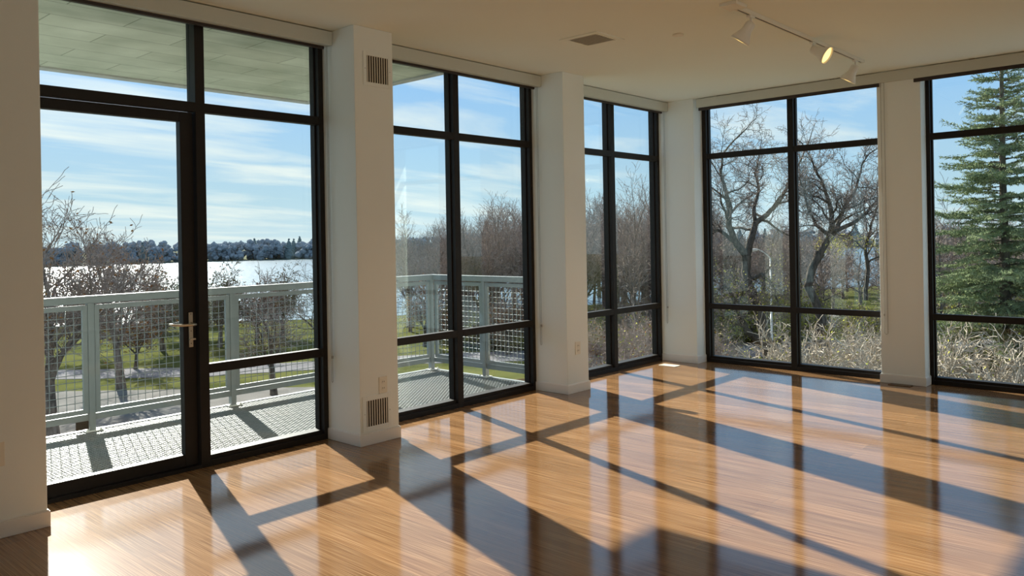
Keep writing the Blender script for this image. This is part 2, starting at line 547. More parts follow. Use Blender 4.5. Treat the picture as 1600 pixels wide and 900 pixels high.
# the balcony door leaf
u0, u1 = DOORBOX
dr = empty('door_1', (0, 0, 0), label='black framed glass balcony door with a metal lever handle', cat='door', kind='structure')
g = 0.006
L0, L1, D0, D1 = u0 + g, u1 - g, YA + 0.030, YA + 0.085
ST = 0.082
Z0, Z1 = 0.024, ZT0 - 0.004
lf = MB()
lf.box(L0, L0 + ST, D0, D1, Z0, Z1)
lf.box(L1 - ST, L1, D0, D1, Z0, Z1)
lf.box(L0 + ST, L1 - ST, D0, D1, Z0, 0.098)
lf.box(L0 + ST, L1 - ST, D0, D1, 2.165, Z1)
leaf = lf.build('door_leaf', MFR, dr, bevel=0.003)
gl_ = box('glass_pane', MG, L0 + ST - 0.006, L1 - ST + 0.006, YA + 0.056, YA + 0.064, 0.09, 2.17, dr)
hx = L1 - ST / 2 + 0.004
pl = MB().box(hx - 0.0135, hx + 0.0135, D0 - 0.009, D0, 0.762, 0.978)
plate = pl.build('handle_plate', MNI, dr, bevel=0.002)
for z in (0.785, 0.862, 0.968):
    MB().lathe((hx, D0 - 0.008, z), (0, -1, 0), [(0, 0.0035), (0.002, 0.003), (0.0025, 0.0005)], 10).build('screw', MDARK, plate)
lv = MB()
zl = 0.905
lv.lathe((hx, D0 - 0.006, zl), (0, -1, 0), [(0, 0.013), (0.004, 0.013), (0.006, 0.009), (0.05, 0.009)], 16)
lv.tube([(hx + 0.012, D0 - 0.055, zl), (hx - 0.02, D0 - 0.056, zl), (hx - 0.08, D0 - 0.052, zl + 0.001), (hx - 0.125, D0 - 0.043, zl + 0.006), (hx - 0.15, D0 - 0.036, zl + 0.012)], [0.008, 0.0085, 0.0085, 0.0075, 0.006], 12)
lv.build('lever', MNI, dr, smooth=True)
tt = MB()
tt.lathe((hx, D0 - 0.006, 0.812), (0, -1, 0), [(0, 0.009), (0.014, 0.008)], 14)
tt.box(hx - 0.017, hx + 0.02, D0 - 0.030, D0 - 0.018, 0.807, 0.817)
tt.build('thumb_turn', MNI, dr, bevel=0.001)

# ------------------------------------------------------------------ roller shades
def chain(parent, x, y, z0, z1, gap=0.014, axis='y'):
    b = MB()
    n = int((z1 - z0) / 0.012)
    dx, dy = (gap, 0) if axis == 'x' else (0, gap)
    b.tube([(x, y, z1), (x, y, z0 + 0.01), (x + dx * .5, y + dy * .5, z0), (x + dx, y + dy, z0 + 0.01), (x + dx, y + dy, z1)], 0.0022, 6)
    o = b.build('bead_chain', MCH, parent)
    MB().box(x - 0.005, x + 0.005, y - 0.005, y + 0.005, z0 + 0.17, z0 + 0.19).build('chain_stop', MCH, parent)
    return o
def shade_left(x0, x1, chx, zc, label):
    t = empty('roller_shade', ((x0 + x1) / 2, YA - 0.06, H - 0.1), label=label, cat='window shade', group='roller shades in cream cassettes')
    ox, oy, oz = t.location
    c = box('cassette', MCAS, x0 - ox, x1 - ox, -0.066, 0.058, -0.003, 0.093, t, bevel=0.003)
    for fx in (0.15, 0.5, 0.85): box('bracket', MDARK, x0 - ox + (x1 - x0) * fx - 0.02, x0 - ox + (x1 - x0) * fx + 0.02, -0.03, 0.03, 0.093, 0.1, t)
    box('hem_bar', MHEM, x0 + 0.03 - ox, x1 - 0.03 - ox, -0.01, 0.012, -0.022, -0.003, t, bevel=0.002)
    chain(t, chx - ox, -0.03, zc - oz, -0.003)
    return t
shade_left(1.39, 3.318, 3.298, 0.41, 'cream shade cassette above the balcony door and its side window')
shade_left(3.66, 5.588, 5.570, 0.42, 'cream shade cassette above the window between the two side piers')
shade_left(5.905, 7.765, 7.748, 0.42, 'cream shade cassette above the window left of the corner')
t = empty('roller_shade', (XB - 0.14, 2.3, H - 0.1), label='long cream shade cassette running along the whole far wall', cat='window shade', group='roller shades in cream cassettes')
cb = MB(); cb.box(-0.03, -0.0125, -2.10, 2.055, -0.003, 0.093); cb.box(-0.0125, 0.10, 0.20, 2.055, 0.07, 0.093)
cb.box(-0.0125, 0.10, -2.05, -0.20, 0.07, 0.093)
cb.build('cassette', MCAS, t, bevel=0.002)
for fy in (-1.8, -0.6, 0.6, 1.8): box('bracket', MDARK, -0.0125, 0.03, fy - 0.02, fy + 0.02, 0.093, 0.1, t)
box('hem_bar', MHEM, -0.029, -0.0135, 0.165, 2.03, -0.036, -0.004, t, bevel=0.002)
box('hem_bar', MHEM, -0.029, -0.0135, -2.03, -0.135, -0.036, -0.004, t, bevel=0.002)
chain(t, -0.026, 0.15, 0.45 - (H - 0.1), -0.003, gap=-0.03)

# ------------------------------------------------------------------ grilles, outlets, registers
def wall_grille(xc, zc, w, h, pw, ph, label):
    t = empty('air_grille', (xc, YF, zc), label=label, cat='vent', group='air grilles on the vented pier')
    f = MB()
    W, Hh, a, b = pw / 2, ph / 2, w / 2, h / 2
    f.box(-W, -a, -0.006, 0, -Hh, Hh); f.box(a, W, -0.006, 0, -Hh, Hh)
    f.box(-a, a, -0.006, 0, -Hh, -b); f.box(-a, a, -0.006, 0, b, Hh)
    f.build('frame', MW, t, bevel=0.0015)
    box('duct_back', MDARK, -a, a, -0.0015, -0.0005, -b, b, t)
    n = 9
    for i in range(n):
        x = -a + (i + 0.5) * w / n
        s = MB()
        hw = 0.0062
        s.add([(x - hw, -0.0055, -b), (x + hw - 0.002, -0.0022, -b), (x + hw - 0.002, -0.0022, b), (x - hw, -0.0055, b),
               (x - hw, -0.0042, -b), (x + hw - 0.002, -0.0012, -b), (x + hw - 0.002, -0.0012, b), (x - hw, -0.0042, b)],
              [(0, 1, 2, 3), (4, 7, 6, 5), (0, 3, 7, 4), (1, 5, 6, 2), (0, 4, 5, 1), (3, 2, 6, 7)])
        s.build('slat', MVENT, t)
    for sx in (-1, 1):
        MB().lathe((sx * (a + W) / 2, -0.0055, 0), (0, -1, 0), [(0, 0.003), (0.0015, 0.002)], 8).build('screw', MDARK, t)
wall_grille(3.5155, 2.594, 0.187, 0.184, 0.245, 0.235, 'square slatted supply grille high on the vented pier')
wall_grille(3.4625, 0.214, 0.185, 0.178, 0.250, 0.245, 'square slatted return grille low on the vented pier')
def outlet(x, z, label):
    t = empty('wall_outlet', (x, YF, z), label=label, cat='outlet', group='white duplex wall outlets')
    box('cover_plate', MPL, -0.036, 0.036, -0.005, 0, -0.058, 0.058, t, bevel=0.002)
    for dz in (-0.022, 0.022):
        s = MB()
        s.lathe((0, -0.005, dz), (0, -1, 0), [(0, 0.0165), (0.0015, 0.016)], 16)
        s_ = s.build('socket', MPL, t)
        k = MB(); k.box(-0.008, -0.0055, -0.0075, -0.0062, dz - 0.004, dz + 0.006); k.box(0.0055, 0.008, -0.0075, -0.0062, dz - 0.004, dz + 0.006)
        k.build('slots', MDARK, s_)
outlet(3.517, 0.395, 'duplex outlet just above the low grille on the vented pier')
outlet(5.742, 0.398, 'duplex outlet on the middle pier')
outlet(1.165, 0.405, 'duplex outlet on the left wall at the picture edge')

def floor_register(x, y, w, d, m, label, top):
    t = empty('floor_register', (x, y, 0), label=label, cat='floor vent', group='small floor registers beside the far windows')
    f = MB(); a, b = w / 2, d / 2
    f.box(-a, a, -b, -b + 0.012, 0, top); f.box(-a, a, b - 0.012, b, 0, top)
    f.box(-a, -a + 0.014, -b + 0.012, b - 0.012, 0, top); f.box(a - 0.014, a, -b + 0.012, b - 0.012, 0, top)
    f.build('frame', m, t, bevel=0.001)
    n = 8
    for i in range(n):
        xx = -a + 0.014 + (i + 0.5) * (w - 0.028) / n
        box('slat', m, xx - 0.004, xx + 0.004, -b + 0.012, b - 0.012, 0, top * 0.7, t)
floor_register(7.48, 4.56, 0.12, 0.20, MPL, 'cream floor register in front of the corner pier', 0.006)
floor_register(7.745, 2.31, 0.08, 0.19, mat('bronze_register', (0.16, 0.10, 0.06), 0.4, metal=0.5), 'brown floor register at the foot of the far pier', 0.006)

# ceiling diffuser
t = empty('ceiling_vent', (4.845, 3.57, H), label='square louvred air diffuser in the ceiling near the vented pier', cat='vent')
f = MB(); o_, i_ = 0.175, 0.125
f.box(-o_, -i_, -o_, o_, -0.007, 0); f.box(i_, o_, -o_, o_, -0.007, 0)
f.box(-i_, i_, -o_, -i_, -0.007, 0); f.box(-i_, i_, i_, o_, -0.007, 0)
f.build('frame', MC, t, bevel=0.002)
box('duct_back', MDUCT, -i_, i_, -i_, i_, -0.0015, -0.0002, t)
for k in range(9):
    x = -i_ + (k + 0.5) * 2 * i_ / 9
    s = MB()
    s.add([(x - 0.010, -i_, -0.0085), (x + 0.010, -i_, -0.0055), (x + 0.010, i_, -0.0055), (x - 0.010, i_, -0.0085),
           (x - 0.010, -i_, -0.0073), (x + 0.010, -i_, -0.0043), (x + 0.010, i_, -0.0043), (x - 0.010, i_, -0.0073)],
          [(0, 1, 2, 3), (4, 7, 6, 5), (0, 3, 7, 4), (1, 5, 6, 2), (0, 4, 5, 1), (3, 2, 6, 7)])
    s.build('slat', MVENT, t)
t = empty('sprinkler_cover', (5.19, 3.04, H), label='small round white sprinkler cover on the ceiling', cat='sprinkler')
MB().lathe((0, 0, 0), (0, 0, -1), [(0, 0.040), (0.006, 0.042), (0.010, 0.040), (0.012, 0.030)], 28).build('cap', MPL, t, smooth=False)

# ------------------------------------------------------------------ track light
YT = 2.39
t = empty('track_light_rail', (4.77, YT, H), label='long white lighting track fixed to the ceiling, with a square feed box', cat='light track')
box('feed_canopy', MPL, -0.075, 0.075, -0.06, 0.06, -0.022, 0, t, bevel=0.003)
tr = MB()
tr.box(0.05, 2.36, -0.018, -0.012, -0.026, 0); tr.box(0.05, 2.36, 0.012, 0.018, -0.026, 0); tr.box(0.05, 2.36, -0.012, 0.012, -0.006, 0)
tr.box(0.05, 2.36, -0.012, -0.006, -0.026, -0.023); tr.box(0.05, 2.36, 0.006, 0.012, -0.026, -0.023)
tr.build('track', MPL, t)
box('track_slot', MDARK, 0.055, 2.355, -0.0115, 0.0115, -0.020, -0.0075, t)
box('end_cap', MPL, 2.355, 2.372, -0.019, 0.019, -0.027, 0, t)
def head(x, d, label, on=1.0, y=YT, spread=75, col=(1.0, 0.72, 0.42)):
    d = Vector(d).normalized()
    t = empty('track_spotlight', (x, y, H - 0.026), label=label, cat='spotlight', group='bell-shaped spotlights on the ceiling track')
    box('adapter', MWHT, -0.035, 0.035, -0.014, 0.014, -0.014, 0, t, bevel=0.002)
    st = MB(); st.tube([(0, 0, -0.010), (0, 0, -0.052)], 0.0075, 10)
    st.lathe((0, 0, -0.052), (0, 1, 0), [(-0.013, 0.011), (0.013, 0.011)], 14)
    st.build('swivel', MWHT, t)
    p = Vector((0, 0, -0.052))
    sh = MB()
    prof = [(-0.012, 0.012), (-0.008, 0.026), (0.005, 0.033), (0.045, 0.035), (0.060, 0.037), (0.085, 0.049), (0.115, 0.064), (0.132, 0.070),
            (0.130, 0.066), (0.113, 0.060), (0.083, 0.045), (0.060, 0.033)]
    sh.lathe(p, d, prof, 28, cap=True)
    sh.build('bell_shade', MWHT, t, smooth=True)
    lm = MB(); lm.lathe(p, d, [(0.062, 0.020), (0.085, 0.036), (0.108, 0.055), (0.119, 0.058), (0.126, 0.045), (0.130, 0.022), (0.131, 0.002)], 24)
    lm.build('bulb', MLAMP, t, smooth=True)
    ld = bpy.data.lights.new('spot_beam', 'SPOT')
    ld.energy = 9 * on; ld.color = col; ld.spot_size = math.radians(spread); ld.spot_blend = 0.6; ld.shadow_soft_size = 0.04
    lo = bpy.data.objects.new('spot_beam', ld); COL.objects.link(lo); lo.parent = t
    lo.location = p + d * 0.15; lo.rotation_euler = (-d).to_track_quat('Z', 'Y').to_euler()
head(5.02, -0.52 * RGT - 0.85 * UP + 0.30 * FWD, 'white bell spotlight nearest the feed box, aimed down to the left')
head(6.06, 0.62 * RGT - 0.52 * UP - 0.55 * FWD, 'middle white bell spotlight whose glowing yellow face is in full view')
head(6.97, -0.42 * RGT - 0.88 * UP + 0.28 * FWD, 'white bell spotlight at the far end of the ceiling track')

# unseen second track, added in the back half to brighten piers and walls
YB = -1.7
t = empty('track_light_rail', (0.3, YB, H), label='added unseen white fill light track over the back half of the room', cat='light track')
box('feed_canopy', MPL, -0.075, 0.075, -0.06, 0.06, -0.022, 0, t, bevel=0.003)
box('track', MPL, 0.075, 3.6, -0.018, 0.018, -0.026, 0, t, bevel=0.002)
for i, x in enumerate((0.9, 2.1, 3.3)):
    head(x, Vector((0.15, 0.86, -0.48)), 'added white bell fill spotlight on the unseen back track, aimed at the tall windows', on=2.6, y=YB, spread=120, col=(1.0, 0.95, 0.82))

# ------------------------------------------------------------------ balcony
BX0, BX1, BY0, BY1 = -0.9, 6.16, YA + 0.15, 6.88
ZB = -0.09
deck = empty('balcony_deck', (0, 0, 0), label='galvanized steel grating deck of the balcony outside the door', cat='balcony', kind='structure')
gr = MB()
# diamond bar grating: two families of slanting flat bars
sp, th, hh = 0.030, 0.0065, 0.016
W_, D_ = BX1 - BX0, BY1 - BY0
ang = math.radians(38)
def slant(sgn):
    dx, dy = math.cos(ang), math.sin(ang) * sgn
    n_ = Vector((-dy, dx))
    cx_, cy_ = (BX0 + BX1) / 2, (BY0 + BY1) / 2
    R = math.hypot(W_, D_) / 2
    k = int(R / sp) + 2
    for i in range(-k, k + 1):
        ox, oy = cx_ + n_.x * i * sp, cy_ + n_.y * i * sp
        t0, t1 = -1e9, 1e9
        for (o1, d1, lo, hi) in ((ox, dx, BX0, BX1), (oy, dy, BY0, BY1)):
            a, b = (lo - o1) / d1, (hi - o1) / d1
            if a > b: a, b = b, a
            t0, t1 = max(t0, a), min(t1, b)
        if t1 - t0 < 0.02: continue
        p0 = Vector((ox + dx * t0, oy + dy * t0)); p1 = Vector((ox + dx * t1, oy + dy * t1))
        q = n_ * th / 2
        vs = [(p0 - q).to_tuple() + (ZB - hh,), (p0 + q).to_tuple() + (ZB - hh,), (p0 + q).to_tuple() + (ZB,), (p0 - q).to_tuple() + (ZB,),
              (p1 - q).to_tuple() + (ZB - hh,), (p1 + q).to_tuple() + (ZB - hh,), (p1 + q).to_tuple() + (ZB,), (p1 - q).to_tuple() + (ZB,)]
        gr.add(vs, [(0, 1, 2, 3), (4, 7, 6, 5), (0, 4, 5, 1), (1, 5, 6, 2), (2, 6, 7, 3), (3, 7, 4, 0)])
slant(1); slant(-1)
for i in range(60):
    y = BY0 + 0.03 + i * 0.0305
    if y < BY1: gr.box(BX0, BX1, y - 0.002, y + 0.002, ZB - 0.03, ZB - 0.004)
gr.build('grating', MGRATE, deck)
ed = MB()
ed.box(BX0, BX1 + 0.05, BY1, BY1 + 0.05, ZB - 0.20, ZB + 0.006); ed.box(BX1, BX1 + 0.05, BY0, BY1, ZB - 0.20, ZB + 0.006)
ed.box(BX0, BX1, BY0 - 0.03, BY0, ZB - 0.2, ZB + 0.004)
ed.build('edge_channel', MGAL, deck)
for x in (1.25, 3.69, 6.0):
    box('support_beam', MGAL, x - 0.04, x + 0.04, BY0, BY1, ZB - 0.20, ZB - 0.032, deck)

rail = empty('balcony_railing', (2.6, BY1, ZB), label='galvanized railing with wire mesh panels around the balcony', cat='railing')
RX, RY, RZ = rail.location
PZ = 1.0
def loc(o):
    o.matrix_parent_inverse = Matrix.Translation(-Vector((RX, RY, RZ))); return o
PW = 0.024
yr = BY1 - 0.03
xr = BX1 - 0.005
posts = [0.02, 1.245, 2.47, 3.69, 4.925, 6.135]
for x in posts:
    b = MB().box(x - PW, x + PW, yr - 0.010, yr + 0.045, ZB + 0.008, 0.94)
    o = loc(b.build('post', MGAL, rail, bevel=0.002))
    bp_ = MB().box(x - 0.06, x + 0.07, yr - 0.04, yr + 0.06, ZB + 0.004, ZB + 0.012)
    for dx in (-0.045, 0.055): bp_.lathe((x + dx, yr - 0.022, ZB + 0.012), (0, 0, 1), [(0, 0.011), (0.012, 0.011), (0.014, 0.006)], 6)
    q = bp_.build('base_plate', MWHT, o)
ypost = [6.04, 5.22]
for y in ypost:
    b = MB().box(xr - 0.010, xr + 0.045, y - PW, y + PW, ZB + 0.008, 0.94)
    o = loc(b.build('post', MGAL, rail, bevel=0.002))
    bp_ = MB().box(xr - 0.04, xr + 0.06, y - 0.06, y + 0.06, ZB + 0.004, ZB + 0.012)
    for dy in (-0.045, 0.045): bp_.lathe((xr - 0.022, y + dy, ZB + 0.012), (0, 0, 1), [(0, 0.011), (0.012, 0.011), (0.014, 0.006)], 6)
    q = bp_.build('base_plate', MWHT, o)
loc(box('top_rail', MGAL, BX0, xr + 0.05, yr - 0.02, yr + 0.05, 0.94, PZ, rail, bevel=0.003))
loc(box('top_rail', MGAL, xr - 0.02, xr + 0.05, BY0 + 0.05, yr - 0.02, 0.94, PZ, rail, bevel=0.003))
loc(box('bottom_rail', MGAL, BX0, xr + 0.03, yr + 0.005, yr + 0.030, 0.0, 0.05, rail, bevel=0.002))
loc(box('bottom_rail', MGAL, xr + 0.005, xr + 0.030, BY0 + 0.05, yr, 0.0, 0.05, rail, bevel=0.002))
loc(box('cover_plate', MFR, 2.345, 2.44, yr - 0.004, yr + 0.004, ZB + 0.025, 0.0, rail))
def panel(a0, a1, along):
    F, t_ = 0.038, 0.006
    z0, z1 = 0.056, 0.925
    fr = MB(); wr = MB()
    def bx(mb, u0, u1, v0, v1, zz0, zz1):
        if along == 'x': mb.box(u0, u1, yr + v0, yr + v1, zz0, zz1)
        else: mb.box(xr + v0, xr + v1, u0, u1, zz0, zz1)
    bx(fr, a0, a0 + F, -0.004, 0.024, z0, z1); bx(fr, a1 - F, a1, -0.004, 0.024, z0, z1)
    bx(fr, a0 + F, a1 - F, -0.004, 0.024, z0, z0 + F); bx(fr, a0 + F, a1 - F, -0.004, 0.024, z1 - F, z1)
    o = loc(fr.build('mesh_panel_frame', MGAL, rail, bevel=0.0015))
    nn = max(1, round((a1 - a0 - 2 * F) / 0.060))
    for i in range(1, nn):
        u = a0 + F + (a1 - a0 - 2 * F) * i / nn
        v = 0.010
        pts = [(u, yr + v, z0 + F), (u, yr + v, z1 - F)] if along == 'x' else [(xr + v, u, z0 + F), (xr + v, u, z1 - F)]
        wr.tube(pts, 0.0030, 6)
    nz_ = 14
    for i in range(1, nz_):
        z = z0 + F + (z1 - z0 - 2 * F) * i / nz_
        v = 0.0045
        pts = [(a0 + F, yr + v, z), (a1 - F, yr + v, z)] if along == 'x' else [(xr + v, a0 + F, z), (xr + v, a1 - F, z)]
        wr.tube(pts, 0.0030, 6)
    wr.build('wire_mesh', MGAL, o)
for i in range(len(posts) - 1): panel(posts[i] + PW + 0.002, posts[i + 1] - PW - 0.002, 'x')
panel(ypost[0] + PW + 0.002, yr - 0.03, 'y')
panel(ypost[1] + PW + 0.002, ypost[0] - PW - 0.002, 'y')

sf = MB()
sf.box(-1.5, 4.975, YA + 0.13, 7.40, 2.915, 3.20)
s1 = sf.build('ceiling_balcony', MSOF)
tag(s1, 'olive grey boarded underside of the balcony above', 'ceiling', kind='structure')
s2 = MB()
s2.box(-1.5, 4.985, 7.405, 7.52, 2.90, 3.22); s2.box(4.90, 4.985, YA + 0.13, 7.40, 2.90, 2.914)
s2.build('edge_trim', MCON, s1)
fw = MB(); fw.box(-4, XB + 0.12, YA + 0.117, YA + 0.129, ZTOP + 0.08, 2.9); fw.box(-4, XB + 0.12, YA + 0.05, YA + 0.10, -8, ZD - 0.01)
tag(fw.build('wall_facade', MCON), 'outer wall panels of the building above and below the windows', 'wall', kind='structure')

# ------------------------------------------------------------------ land, lake, roads
ZG = -8.0
def ground_poly(name, m, pts, z, label, cat, thick=0.05):
    b = MB(); n = len(pts)
    top = [tuple(ground_pt(s_, d_, z)) for s_, d_ in pts]
    bot = [(x, y, z - thick) for x, y, _ in top]
    b.add(top + bot, [tuple(range(n)), tuple(range(2 * n - 1, n - 1, -1))] + [(i, i + n, (i + 1) % n + n, (i + 1) % n) for i in range(n)])
    o = b.build(name, m)
    return tag(o, label, cat, kind='structure')
ground_poly('lawn', MLAWN, [(-400, 12), (400, 12), (400, 900), (-400, 900)], ZG, 'green and yellow autumn lawn between the building and the lake', 'lawn', 0.3)
shore = [(-330, 82), (-120, 86), (-60, 92), (-20, 96), (15, 110), (45, 128), (90, 150), (160, 175), (330, 210)]
ground_poly('lake', MWATER, shore + [(330, 470), (120, 455), (-60, 430), (-160, 392), (-230, 330), (-330, 300)], ZG + 0.05, 'bright sunlit lake beyond the lawn', 'lake', 0.02)
ground_poly('far_bank', MFARG, [(-420, 300), (-330, 300), (-230, 330), (-160, 392), (-60, 430), (120, 455), (330, 470), (600, 900), (-700, 900)], ZG + 0.3, 'low far bank of the lake', 'shore', 0.3)
ground_poly('path', MPATH, [(-80, 30), (-5, 30), (-6, 51), (-14, 51.4), (-80, 51.6)], ZG + 0.03, 'pale concrete walk just beyond the balcony', 'path')
def ribbon(name, m, pts, z, label, cat):
    l = [(s_, d_ - w / 2) for s_, d_, w in pts]; r = [(s_, d_ + w / 2) for s_, d_, w in reversed(pts)]
    return ground_poly(name, m, l + r, z, label, cat)
ribbon('road', MROAD, [(-90, 57.5, 4), (-22, 58.3, 4.2), (-8, 62.5, 4.6), (5, 64, 6), (18, 64.5, 8), (45, 66, 8), (130, 70, 8)], ZG + 0.03, 'pale park road crossing the lawn', 'road')
ribbon('car_park', MROAD, [(2, 84, 9), (25, 84, 12), (80, 88, 14), (150, 92, 14)], ZG + 0.03, 'pale car park behind the crooked trees', 'car park')
ground_poly('leafy_ground', MDRY, [(-4, 20), (60, 20), (70, 58), (14, 58), (6, 55), (-3, 52)], ZG + 0.02, 'leaf covered ground under the trees by the far wall', 'ground')

# ------------------------------------------------------------------ bare trees
class Tree:
    def __init__(s, seed): s.r = random.Random(seed); s.t = MB(); s.b = MB(); s.w = MB(); s.l = MB(); s.tips = []
    def rv(s, a=1.0):
        r = s.r
        return Vector((r.uniform(-1, 1), r.uniform(-1, 1), r.uniform(-1, 1))) * a
    def branch(s, p, d, L, r, lev, cfg):
        R = s.r
        n = cfg['seg'][lev]
        st = L / n
        pts = [p.copy()]; rad = [r]
        d = d.normalized()
        crook = cfg['crook'][lev]
        end = cfg.get('taper', 0.35)
        dirs = [d.copy()]
        for i in range(n):
            d = (d + s.rv(crook) + Vector((0, 0, cfg['up'][lev]))).normalized()
            p = p + d * st
            pts.append(p.copy()); rad.append(max(cfg['rmin'], r * (1 - (1 - end) * (i + 1) / n)))
            dirs.append(d.copy())
        mb = (s.t if lev <= cfg.get('tl', 0) else (s.b if lev < cfg['levels'] - 1 else s.w))
        mb.tube(pts, rad, (9, 6, 5, 3, 3, 3, 3)[min(lev, 6)], cap=False)
        s.kids(pts, rad, dirs, L, lev, cfg)
    def kids(s, pts, rad, dirs, L, lev, cfg):
        R = s.r
        if lev >= cfg['levels'] - 1:
            s.tips.append(pts[-1]); s.tips.append(pts[len(pts) // 2])
            return
        nk = cfg['kids'][lev]
        n = len(pts) - 1
        a0 = R.uniform(0, 6.28)
        for k in range(nk):
            f = cfg['start'][lev] + (1 - cfg['start'][lev]) * (k + R.uniform(0.2, 0.9)) / nk
            f = min(f, 0.999)
            i = int(f * n); q = f * n - i
            p = pts[i].lerp(pts[min(i + 1, n)], q)
            rr = rad[i] * (1 - q) + rad[min(i + 1, n)] * q
            d = dirs[i]
            az = a0 + k * 2.4 + R.uniform(-.4, .4)
            u = d.orthogonal().normalized(); v = d.cross(u)
            side = u * math.cos(az) + v * math.sin(az)
            an = math.radians(cfg['ang'][lev] * R.uniform(0.75, 1.25))
            nd = d * math.cos(an) + side * math.sin(an)
            s.branch(p, nd, L * cfg['ratio'][lev] * R.uniform(0.75, 1.2) * (1.15 - 0.45 * f), max(cfg['rmin'], rr * cfg['rr'][lev]), lev + 1, cfg)
        # the leader goes on as a thinner branch
        s.branch(pts[-1], dirs[-1], L * cfg['ratio'][lev] * 0.95, rad[-1], lev + 1, cfg)
    def leaves(s, n, size, spread=0.25, zmax=1e9):
        R = s.r
        c = [t for t in s.tips if t.z < zmax] or s.tips
        for _ in range(n):
            p = R.choice(c) + s.rv(spread)
            a = s.rv().normalized() * size; b = a.orthogonal().normalized() * size * 0.55
            s.l.add([tuple(p - a), tuple(p - b * 1.0), tuple(p + a), tuple(p + b)], [(0, 1, 2, 3)])
    def build(s, name, root, mats, leaf=None):
        s.t.build('trunk', mats[0], root, smooth=True)
        if s.b.v: s.b.build('branches', mats[1], root)
        if s.w.v: tag(s.w.build('twigs', mats[2], root), kind='stuff')
        if s.l.v: tag(s.l.build('leaves', leaf, root), kind='stuff')

UPRIGHT = dict(levels=5, seg=[6, 5, 4, 4, 3], crook=[0.07, 0.14, 0.2, 0.26, 0.3], up=[0.05, 0.10, 0.08, 0.06, 0.03], kids=[8, 6, 6, 4],
               start=[0.35, 0.2, 0.15, 0.15], ang=[42, 42, 42, 45], ratio=[0.55, 0.58, 0.55, 0.60], rr=[0.55, 0.55, 0.5, 0.6], rmin=0.010)
SPREAD = dict(levels=5, seg=[4, 6, 5, 4, 4], crook=[0.10, 0.22, 0.28, 0.34, 0.36], up=[0.02, 0.05, 0.05, 0.04, 0.02], kids=[5, 6, 6, 5],
              start=[0.55, 0.25, 0.15, 0.1], ang=[52, 50, 48, 48], ratio=[1.05, 0.62, 0.55, 0.55], rr=[0.62, 0.55, 0.5, 0.5], rmin=0.011)
CRAB = dict(levels=5, seg=[3, 5, 4, 4, 3], crook=[0.12, 0.22, 0.28, 0.34, 0.36], up=[0.02, 0.07, 0.05, 0.04, 0.02], kids=[6, 7, 6, 5],
            start=[0.55, 0.2, 0.15, 0.1], ang=[50, 48, 48, 48], ratio=[1.15, 0.62, 0.55, 0.5], rr=[0.6, 0.5, 0.5, 0.5], rmin=0.010)
BRUSH = dict(levels=4, seg=[5, 5, 4, 4], crook=[0.25, 0.3, 0.34, 0.36], up=[0.03, 0.02, 0.0, 0.0], kids=[7, 6, 5],
             start=[0.15, 0.1, 0.1], ang=[55, 55, 55], ratio=[0.62, 0.55, 0.5], rr=[0.6, 0.55, 0.55], rmin=0.009)

def bare_tree(name, seed, Ht, r, cfg, mats, first=0.4, leaf=None, nleaf=0, lsize=0.06, lean=(0, 0), stems=1):
    T = Tree(seed)
    root = empty(name)
    R = T.r
    for k in range(stems):
        d = Vector((lean[0] + (R.uniform(-.5, .5) if stems > 1 else 0), lean[1] + (R.uniform(-.5, .5) if stems > 1 else 0), 1))
        p = Vector((R.uniform(-.3, .3), R.uniform(-.3, .3), 0)) if stems > 1 else Vector((0, 0, 0))
        T.branch(p - Vector((0, 0, 0.1)), d, Ht * first, r, 0, cfg)
    zmax = max(max(v[2] for v in (T.w.v or T.b.v)), 1)
    if nleaf: T.leaves(nleaf, lsize)
    T.build(name, root, mats, leaf)
    f = Ht / zmax
    for ch in root.children:
        me = ch.data
        co = np.empty(len(me.vertices) * 3); me.vertices.foreach_get('co', co); co *= f; me.vertices.foreach_set('co', co); me.update()
    return root

GREY = (MBARK, MBARK, MTWIG); DARK = (MBARKD, MBARKD, MTWIG); PALE = (MPALE, MPALE, MPALE)
protos = [bare_tree('bare_tree', 11, 14, 0.22, UPRIGHT, GREY, 0.42),
          bare_tree('bare_tree', 12, 14, 0.20, UPRIGHT, GREY, 0.50),
          bare_tree('bare_tree', 13, 13, 0.26, dict(UPRIGHT, crook=[0.1, 0.2, 0.26, 0.32, 0.34], kids=[8, 7, 6, 4]), GREY, 0.34),
          bare_tree('bare_tree', 14, 12, 0.24, SPREAD, DARK, 0.26)]
used = set()
def place(proto, s_, d_, scale=1.0, rz=None, rnd=random.Random(5), **kw):
    rz = rnd.uniform(0, 6.28) if rz is None else rz
    if id(proto) not in used: used.add(id(proto)); o = proto
    else: o = copy_tree(proto)
    o.location = ground_pt(s_, d_, ZG); o.rotation_euler = (0, 0, rz); o.scale = (scale,) * 3
    for k in ('label', 'category', 'group'):
        if k in o: del o[k]
    tag(o, **kw)
    return o
def at_px(x, d_): return (x - 800) / FPX * d_
rnd = random.Random(77)

# wood behind the second and third windows
WOOD = dict(cat='tree', group='bare trees of the wood beyond the road')
for row, (d_, n_) in enumerate([(72, 12), (80, 14), (90, 16), (104, 18), (122, 18)]):
    x0, x1 = 628, 1095
    for i in range(n_):
        x = x0 + (x1 - x0) * (i + rnd.uniform(0.1, 0.9)) / n_
        dd = d_ + rnd.uniform(-4, 4)
        if row == 0 and x < 690: continue
        top = 332 - 45 * (x - 620) / 470 + rnd.uniform(-14, 26)
        hgt = 9.4 + (373 - top) / FPX * dd
        p = protos[rnd.choice([0, 1, 2, 2])]
        lab = ('bare grey tree of the wood seen through the middle window' if x < 860 else 'bare grey tree of the wood seen through the window left of the corner')
        if row >= 3: lab = 'bare tree deep in the wood, behind the nearer trunks'
        place(p, at_px(x, dd), dd, hgt / 13.6, label=lab, **WOOD)
